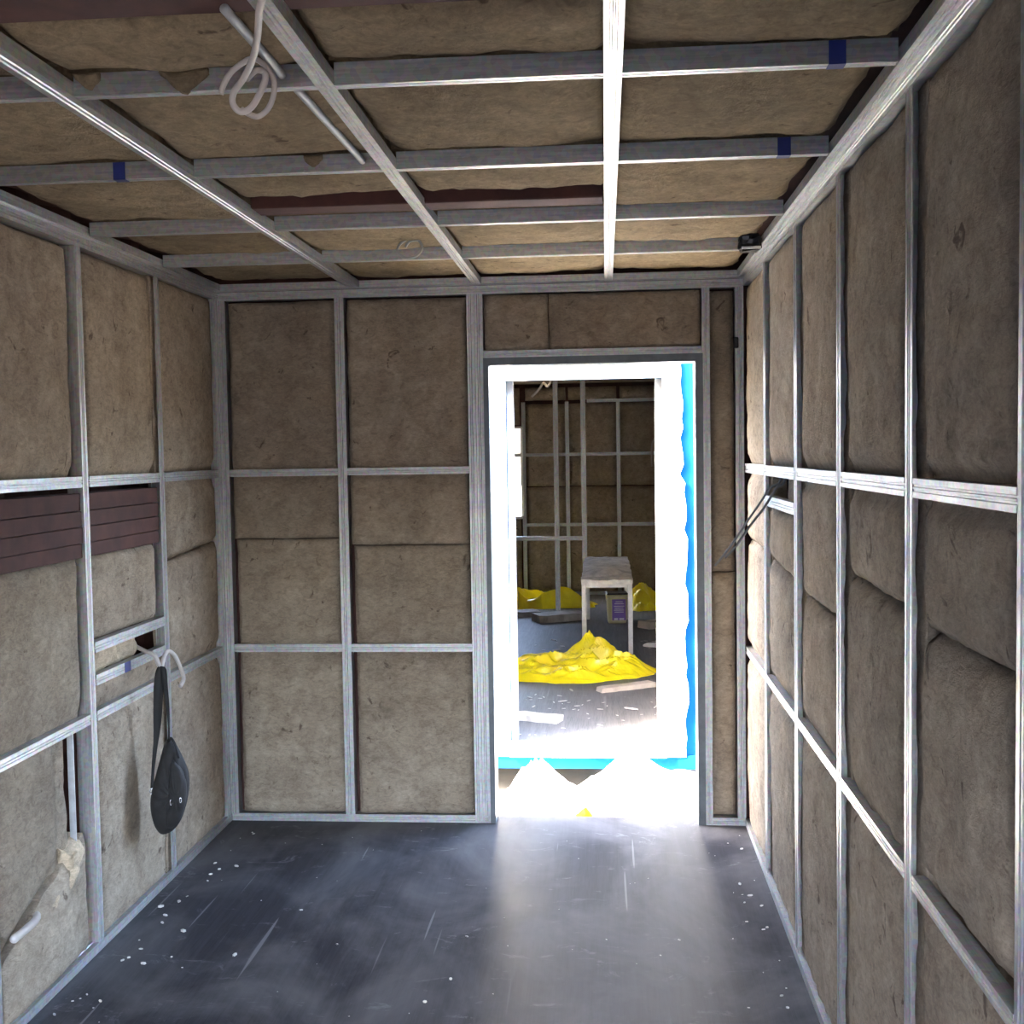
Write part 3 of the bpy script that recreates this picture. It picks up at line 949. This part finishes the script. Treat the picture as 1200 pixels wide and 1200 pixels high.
tag(coil_b, 'second, thinner loop of white cable behind the hanging ceiling coil', 'cable')
c2 = tube('cable_coil', 'pipe_grey', None, [(1.045, -0.9, 2.335), (1.001, -0.9, 2.313), (0.951, -0.9, 2.286), (0.938, -0.9, 2.258), (0.964, -0.9, 2.237), (1.003, -0.9, 2.243), (1.022, -0.9, 2.268), (1.010, -0.9, 2.292), (0.980, -0.9, 2.290), (0.965, -0.9, 2.272)], 0.0045, 6, 8)
tag(c2, 'small grey cable loop hanging from the far ceiling batts', 'cable')
for k, (y0, y1) in enumerate(((-2.94, -2.625), (-2.575, -1.985))):
    p = tube('conduit_pipe', 'pipe_grey', None, [(1.030 if k == 0 else 1.036, y0, H + 0.022), (1.032 if k == 0 else 1.042, (y0 + y1) / 2, H + 0.021), (1.034 if k == 0 else 1.050, y1, H + 0.019)], 0.0085, 4, 12)
    tag(p, ('grey conduit pipe above the hanging cable coil on the ceiling', 'grey conduit pipe running along the ceiling rail towards the back wall')[k], 'pipe')
w1 = tube('loose_wire', 'wire_grey', None, [(2.232, -0.80, 1.50), (2.222, -0.80, 1.455), (2.192, -0.80, 1.438), (2.155, -0.80, 1.385), (2.111, -0.80, 1.321), (2.062, -0.80, 1.248), (2.003, -0.80, 1.172)], 0.0042, 5, 8)
tag(w1, 'longer of two grey wires poking out of the right wall near the doorway', 'wire')
w2 = tube('loose_wire', 'wire_grey', None, [(2.242, -0.83, 1.50), (2.232, -0.83, 1.455), (2.207, -0.83, 1.438), (2.170, -0.82, 1.375), (2.126, -0.81, 1.316), (2.073, -0.81, 1.240), (2.036, -0.81, 1.200)], 0.0046, 5, 8)
tag(w2, 'shorter of two grey wires poking out of the right wall near the doorway', 'wire')
stub = tube('pipe_stub', 'cable_white', None, [(-0.05, -1.62, 0.262), (-0.008, -1.68, 0.263), (0.012, -1.78, 0.272), (0.026, -1.868, 0.284)], 0.0115, 4, 12)
tag(stub, 'white pipe stub poking out of the torn wool low on the left wall', 'pipe')

bl = empty('black_bundle', (2.128, -0.78, 2.243), 'small bundle wrapped in black plastic at the ceiling corner', 'bundle')
bm = bmesh.new()
add_box(bm, -0.036, 0.036, -0.03, 0.03, 0, 0.058, 0.010)
bmesh.ops.subdivide_edges(bm, edges=bm.edges[:], cuts=2, use_grid_fill=True)
rnd = random.Random(8)
for v in bm.verts:
    v.co += Vector((rnd.uniform(-.004, .004), rnd.uniform(-.004, .004), rnd.uniform(-.003, .003)))
obj('wrap', bm, 'black_plastic', bl)
boxes('tape', 'foil', bl, [(-0.030, 0.034, -0.036, -0.0305, 0.004, 0.012)])

# crumbs of wool and plaster on the floor
bm = bmesh.new()
rnd = random.Random(21)
spots = [(.115, -1.351, 4), (.215, -1.147, 6), (.249, -1.339, 3), (.179, -1.391, 5), (.446, -1.318, 5), (.106, -.899, 5), (.128, -.635, 4), (.105, -.519, 4), (1.151, -1.449, 4), (1.096, -1.596, 5), (1.163, -1.146, 3), (.562, -.955, 3), (.752, -1.223, 3), (1.784, -1.257, 2), (1.849, -1.142, 3), (0.06, -0.95, 7), (0.2, -0.55, 5)]
spots += [(rnd.uniform(0.06, 2.1), rnd.uniform(-2.6, -0.1), rnd.uniform(0.8, 1.8)) for _ in range(60)]
spots += [(rnd.uniform(0.05, 0.16) if rnd.random() < .6 else rnd.uniform(2.08, 2.16), rnd.uniform(-2.6, -0.1), rnd.uniform(1.5, 4.5)) for _ in range(50)]
for x, y, s in spots:
    mtx = Matrix.Translation((x, y, s * 0.0007)) @ Matrix.Rotation(rnd.uniform(0, 6), 4, 'Z') @ Matrix.Diagonal((s * 0.0016 * rnd.uniform(.8, 2), s * 0.0014, s * 0.0008, 1))
    bmesh.ops.create_icosphere(bm, subdivisions=1, radius=1.0, matrix=mtx)
cr = obj('crumbs', bm, 'crumb', None)
tag(cr, 'scattered crumbs of plaster and wool on the dark floor', 'crumbs', kind='stuff')

# ================================================================ THINGS OUTSIDE AND IN THE NEXT CONTAINER
def heap(name, mat, label, cat, *a, group=None, **k):
    o = crumple(name, mat, *a, **k)
    return tag(o, label, cat, group)


heap('plastic_sheet', 'white_film', 'crumpled white sheeting heaped on the soil between the two doorways', 'sheeting', 1.60, 0.86, GZ, 0.86, 0.34, 0.17, 31, folds=6.0, power=3.0, nr=34, na=120, peak=((-0.34, 0.04, 0.13, 0.16), (-0.20, -0.02, 0.14, 0.07), (0.12, 0.05, 0.14, 0.15), (0.34, 0.04, 0.20, 0.13), (0.6, 0.02, 0.2, 0.12)))
heap('plastic_sheet', 'yellow_film', 'yellow plastic film lying on the soil just outside the doorway', 'film', 1.68, 0.28, GZ, 0.40, 0.13, 0.27, 52, folds=7.0, power=1.6)
heap('plastic_sheet', 'yellow_film', 'crumpled yellow plastic film piled on the floor in front of the bench', 'film', 1.36, 3.38, 0.0, 0.62, 0.44, 0.17, 61, folds=7.0, power=3.0, nr=40, na=130, ridge=0.85, peak=((0.14, 0.22, 0.12, 0.12), (0.26, 0.20, 0.10, 0.11)))
heap('plastic_sheet', 'yellow_film', 'long yellow film roll lying along the far wall on the left', 'film', 0.93, 6.85, 0.0, 0.62, 0.22, 0.20, 71, folds=4.0, power=3.0)
heap('plastic_sheet', 'yellow_film', 'yellow film heap at the far wall right of the bench', 'film', 2.02, 6.75, 0.0, 0.22, 0.30, 0.30, 76, folds=6.0, power=1.8)
heap('plastic_sheet', 'white_film', 'torn white sheet on the sunlit floor right of the yellow pile', 'sheeting', 2.09, 3.50, 0.0, 0.11, 0.40, 0.035, 81, folds=6.0, power=2.0)
heap('plastic_sheet', 'white_film', 'thin strip of torn white sheet on the floor beside the bench leg', 'sheeting', 2.05, 4.42, 0.0, 0.15, 0.06, 0.03, 84, rot=-0.3, folds=6.0, power=2.0)


def plank(label, mat, x0, y0, x1, y1, w, t, seed, z=0.0):
    bm = bmesh.new()
    L = math.hypot(x1 - x0, y1 - y0)
    n = 8
    rnd_ = random.Random(seed)
    rows = []
    for k in range(n + 1):
        x = L * k / n - L / 2
        if k in (0, n):
            x += rnd_.uniform(-.015, .015)
        a, b, h = -w / 2 + rnd_.uniform(-.006, .006), w / 2 + rnd_.uniform(-.006, .006), t * rnd_.uniform(.9, 1.05)
        rows.append([bm.verts.new(p) for p in ((x, a, 0), (x, b, 0), (x + rnd_.uniform(-.01, .01), b - .002, h), (x + rnd_.uniform(-.01, .01), a + .002, h))])
    for A_, B_ in zip(rows, rows[1:]):
        for j in range(4):
            bm.faces.new((A_[j], A_[(j + 1) % 4], B_[(j + 1) % 4], B_[j]))
    bm.faces.new(rows[0])
    bm.faces.new(rows[-1][::-1])
    bmesh.ops.recalc_face_normals(bm, faces=bm.faces)
    o = obj('board_offcut', bm, mat)
    o.location = ((x0 + x1) / 2, (y0 + y1) / 2, z)
    o.rotation_euler = (0, 0, math.atan2(y1 - y0, x1 - x0))
    return tag(o, label, 'board', 'board offcuts in the next container')


plank('pale board offcut lying just inside the next doorway on the left', 'board_pale', 1.00, 1.96, 1.34, 1.83, 0.10, 0.035, 1)
plank('pale splintered board lying in front of the yellow pile', 'board_pale', 1.56, 2.66, 1.92, 2.86, 0.09, 0.03, 2)
plank('grey board lying between the bench and the stud partition', 'board_grey', 0.98, 5.78, 1.40, 5.98, 0.22, 0.07, 3)
plank('grey board lying flat at the far left of the next container', 'board_grey', 0.55, 6.10, 0.98, 6.20, 0.20, 0.05, 4)
plank('pale board lying against the far right corner of the next container', 'board_pale', 1.95, 5.35, 2.20, 5.55, 0.16, 0.06, 5)

# bench with dusty boards as its top
BX0, BX1, BY0, BY1, BZ = 1.435, 1.832, 4.05, 5.98, 0.565
be = empty('work_bench', ((BX0 + BX1) / 2, (BY0 + BY1) / 2, 0), 'narrow dusty work bench on thin steel legs in the next container', 'bench')
cx, cy = (BX0 + BX1) / 2, (BY0 + BY1) / 2
bm = bmesh.new()
nx, ny = 8, 24
rnd = random.Random(5)
grid = []
for i in range(nx + 1):
    col_ = []
    for j in range(ny + 1):
        edge_ = i in (0, nx) or j in (0, ny)
        col_.append(bm.verts.new((BX0 - cx + (BX1 - BX0) * i / nx + rnd.uniform(-.006, .006), BY0 - cy + (BY1 - BY0) * j / ny + rnd.uniform(-.01, .01), BZ + 0.020 + rnd.uniform(-.005, .010) - (0.006 if edge_ else 0))))
    grid.append(col_)
fl = []
for i in range(nx):
    for j in range(ny):
        fl.append(bm.faces.new((grid[i][j], grid[i + 1][j], grid[i + 1][j + 1], grid[i][j + 1])))
ext = bmesh.ops.extrude_face_region(bm, geom=fl)
for v in [g for g in ext['geom'] if isinstance(g, bmesh.types.BMVert)]:
    v.co.z = BZ - 0.018
bmesh.ops.recalc_face_normals(bm, faces=bm.faces)
obj('bench_top', bm, 'dusty_top', be)
for x in (BX0 + 0.02, BX1 - 0.02):
    for y in (BY0 + 0.03, BY1 - 0.05):
        box('leg', 'leg_steel', be, x - cx - 0.018, x - cx + 0.018, y - cy - 0.018, y - cy + 0.018, 0, BZ - 0.018, 0.003)
for y in (BY0 + 0.03, BY1 - 0.05):
    box('cross_bar', 'leg_steel', be, BX0 - cx + 0.038, BX1 - cx - 0.038, y - cy - 0.012, y - cy + 0.012, BZ - 0.045, BZ - 0.019)
# board scrap and rag on the bench
sc1 = crumple('dust_sheet', 'dusty_top', 1.60, 4.45, BZ + 0.031, 0.15, 0.32, 0.025, 91, folds=9, power=2.2)
tag(sc1, 'crumpled dusty paper lying on top of the narrow bench', 'paper')

# plastic pail with a purple label
pl = empty('paint_pail', (1.722, 5.74, 0), 'cream plastic pail with a purple label under the bench', 'pail', 0.10)
bm = bmesh.new()
rows = []
for z, r in ((0.0, 0.080), (0.012, 0.084), (0.235, 0.094), (0.240, 0.099), (0.258, 0.099), (0.262, 0.094)):
    ring = []
    for k in range(24):
        t = 2 * math.pi * k / 24
        c_, s_ = math.cos(t), math.sin(t)
        e = 0.42
        ring.append(bm.verts.new((r * math.copysign(abs(c_) ** e, c_), r * 0.9 * math.copysign(abs(s_) ** e, s_), z)))
    rows.append(ring)
for A_, B_ in zip(rows, rows[1:]):
    for k in range(24):
        bm.faces.new((A_[k], A_[(k + 1) % 24], B_[(k + 1) % 24], B_[k]))
bm.faces.new(rows[0][::-1])
bm.faces.new(rows[-1])
obj('body', bm, 'pail_cream', pl)
boxes('lid', 'black_plastic', pl, [(-0.098, 0.098, -0.088, 0.088, 0.262, 0.278)], 0.006)
lb = boxes('pail_label', 'label_purple', pl, [(-0.052, 0.072, -0.0925, -0.082, 0.030, 0.222)])
for z, x0, x1 in ((0.200, -0.02, 0.045), (0.182, -0.03, 0.055), (0.160, -0.035, 0.058), (0.142, -0.03, 0.050), (0.124, -0.035, 0.055), (0.106, -0.03, 0.052), (0.042, -0.035, 0.000), (0.042, 0.012, 0.055)):
    boxes('print_line', 'label_print', lb, [(x0, x1, -0.0932, -0.092, z - 0.003 - (0.006 if z < 0.05 else 0), z + 0.003 + (0.006 if z < 0.05 else 0))])
tube('handle', 'leg_steel', pl, [(-0.100, 0, 0.245), (-0.102, -0.06, 0.21), (-0.06, -0.094, 0.185 + 0.06), (0.06, -0.094, 0.245), (0.102, -0.06, 0.21), (0.100, 0, 0.245)], 0.0025, 5, 6)
cn = tube('ceiling_cable', 'cable_white', None, [(1.24, 4.0, 2.33), (1.228, 4.0, 2.14), (1.20, 4.0, 2.075), (1.17, 3.98, 2.10), (1.135, 4.0, 2.055), (1.076, 4.0, 1.995)], 0.010, 5, 8)
tag(cn, 'pale cable end dangling from the ceiling of the next container', 'cable')
cn2 = tube('ceiling_cable', 'cable_white', None, [(2.20, 7.72, 1.72), (2.155, 7.70, 1.68), (2.135, 7.70, 1.60), (2.135, 7.70, 1.40)], 0.009, 5, 8)
tag(cn2, 'thin pale cable hooked down the far wall at the right of the next container', 'cable')

# litter on the floor of the next container
bm = bmesh.new()
rnd = random.Random(33)
for _ in range(260):
    x, y = rnd.uniform(1.0, 2.15), 1.42 + rnd.random() ** 1.5 * 5.5
    s = rnd.uniform(0.4, 1.0) * (2.2 if rnd.random() < 0.12 else 1)
    if (y > 5.0) or (x < 2.05 and 2.75 < y < 4.0) or (1.4 < x < 1.9 and y > 3.95) or (0.9 < x < 1.45 and 1.7 < y < 2.1) or (1.5 < x < 2.0 and 2.5 < y < 2.95):
        continue
    mtx = Matrix.Translation((x, y, 0.004 * s)) @ Matrix.Rotation(rnd.uniform(0, 6), 4, 'Z') @ Matrix.Diagonal((0.026 * s, 0.006 * s, 0.003 * s, 1))
    bmesh.ops.create_icosphere(bm, subdivisions=1, radius=1.0, matrix=mtx)
lt = obj('floor_litter', bm, 'crumb', None)
tag(lt, 'pale litter of wool shreds and chips on the floor of the next container', 'litter', kind='stuff')
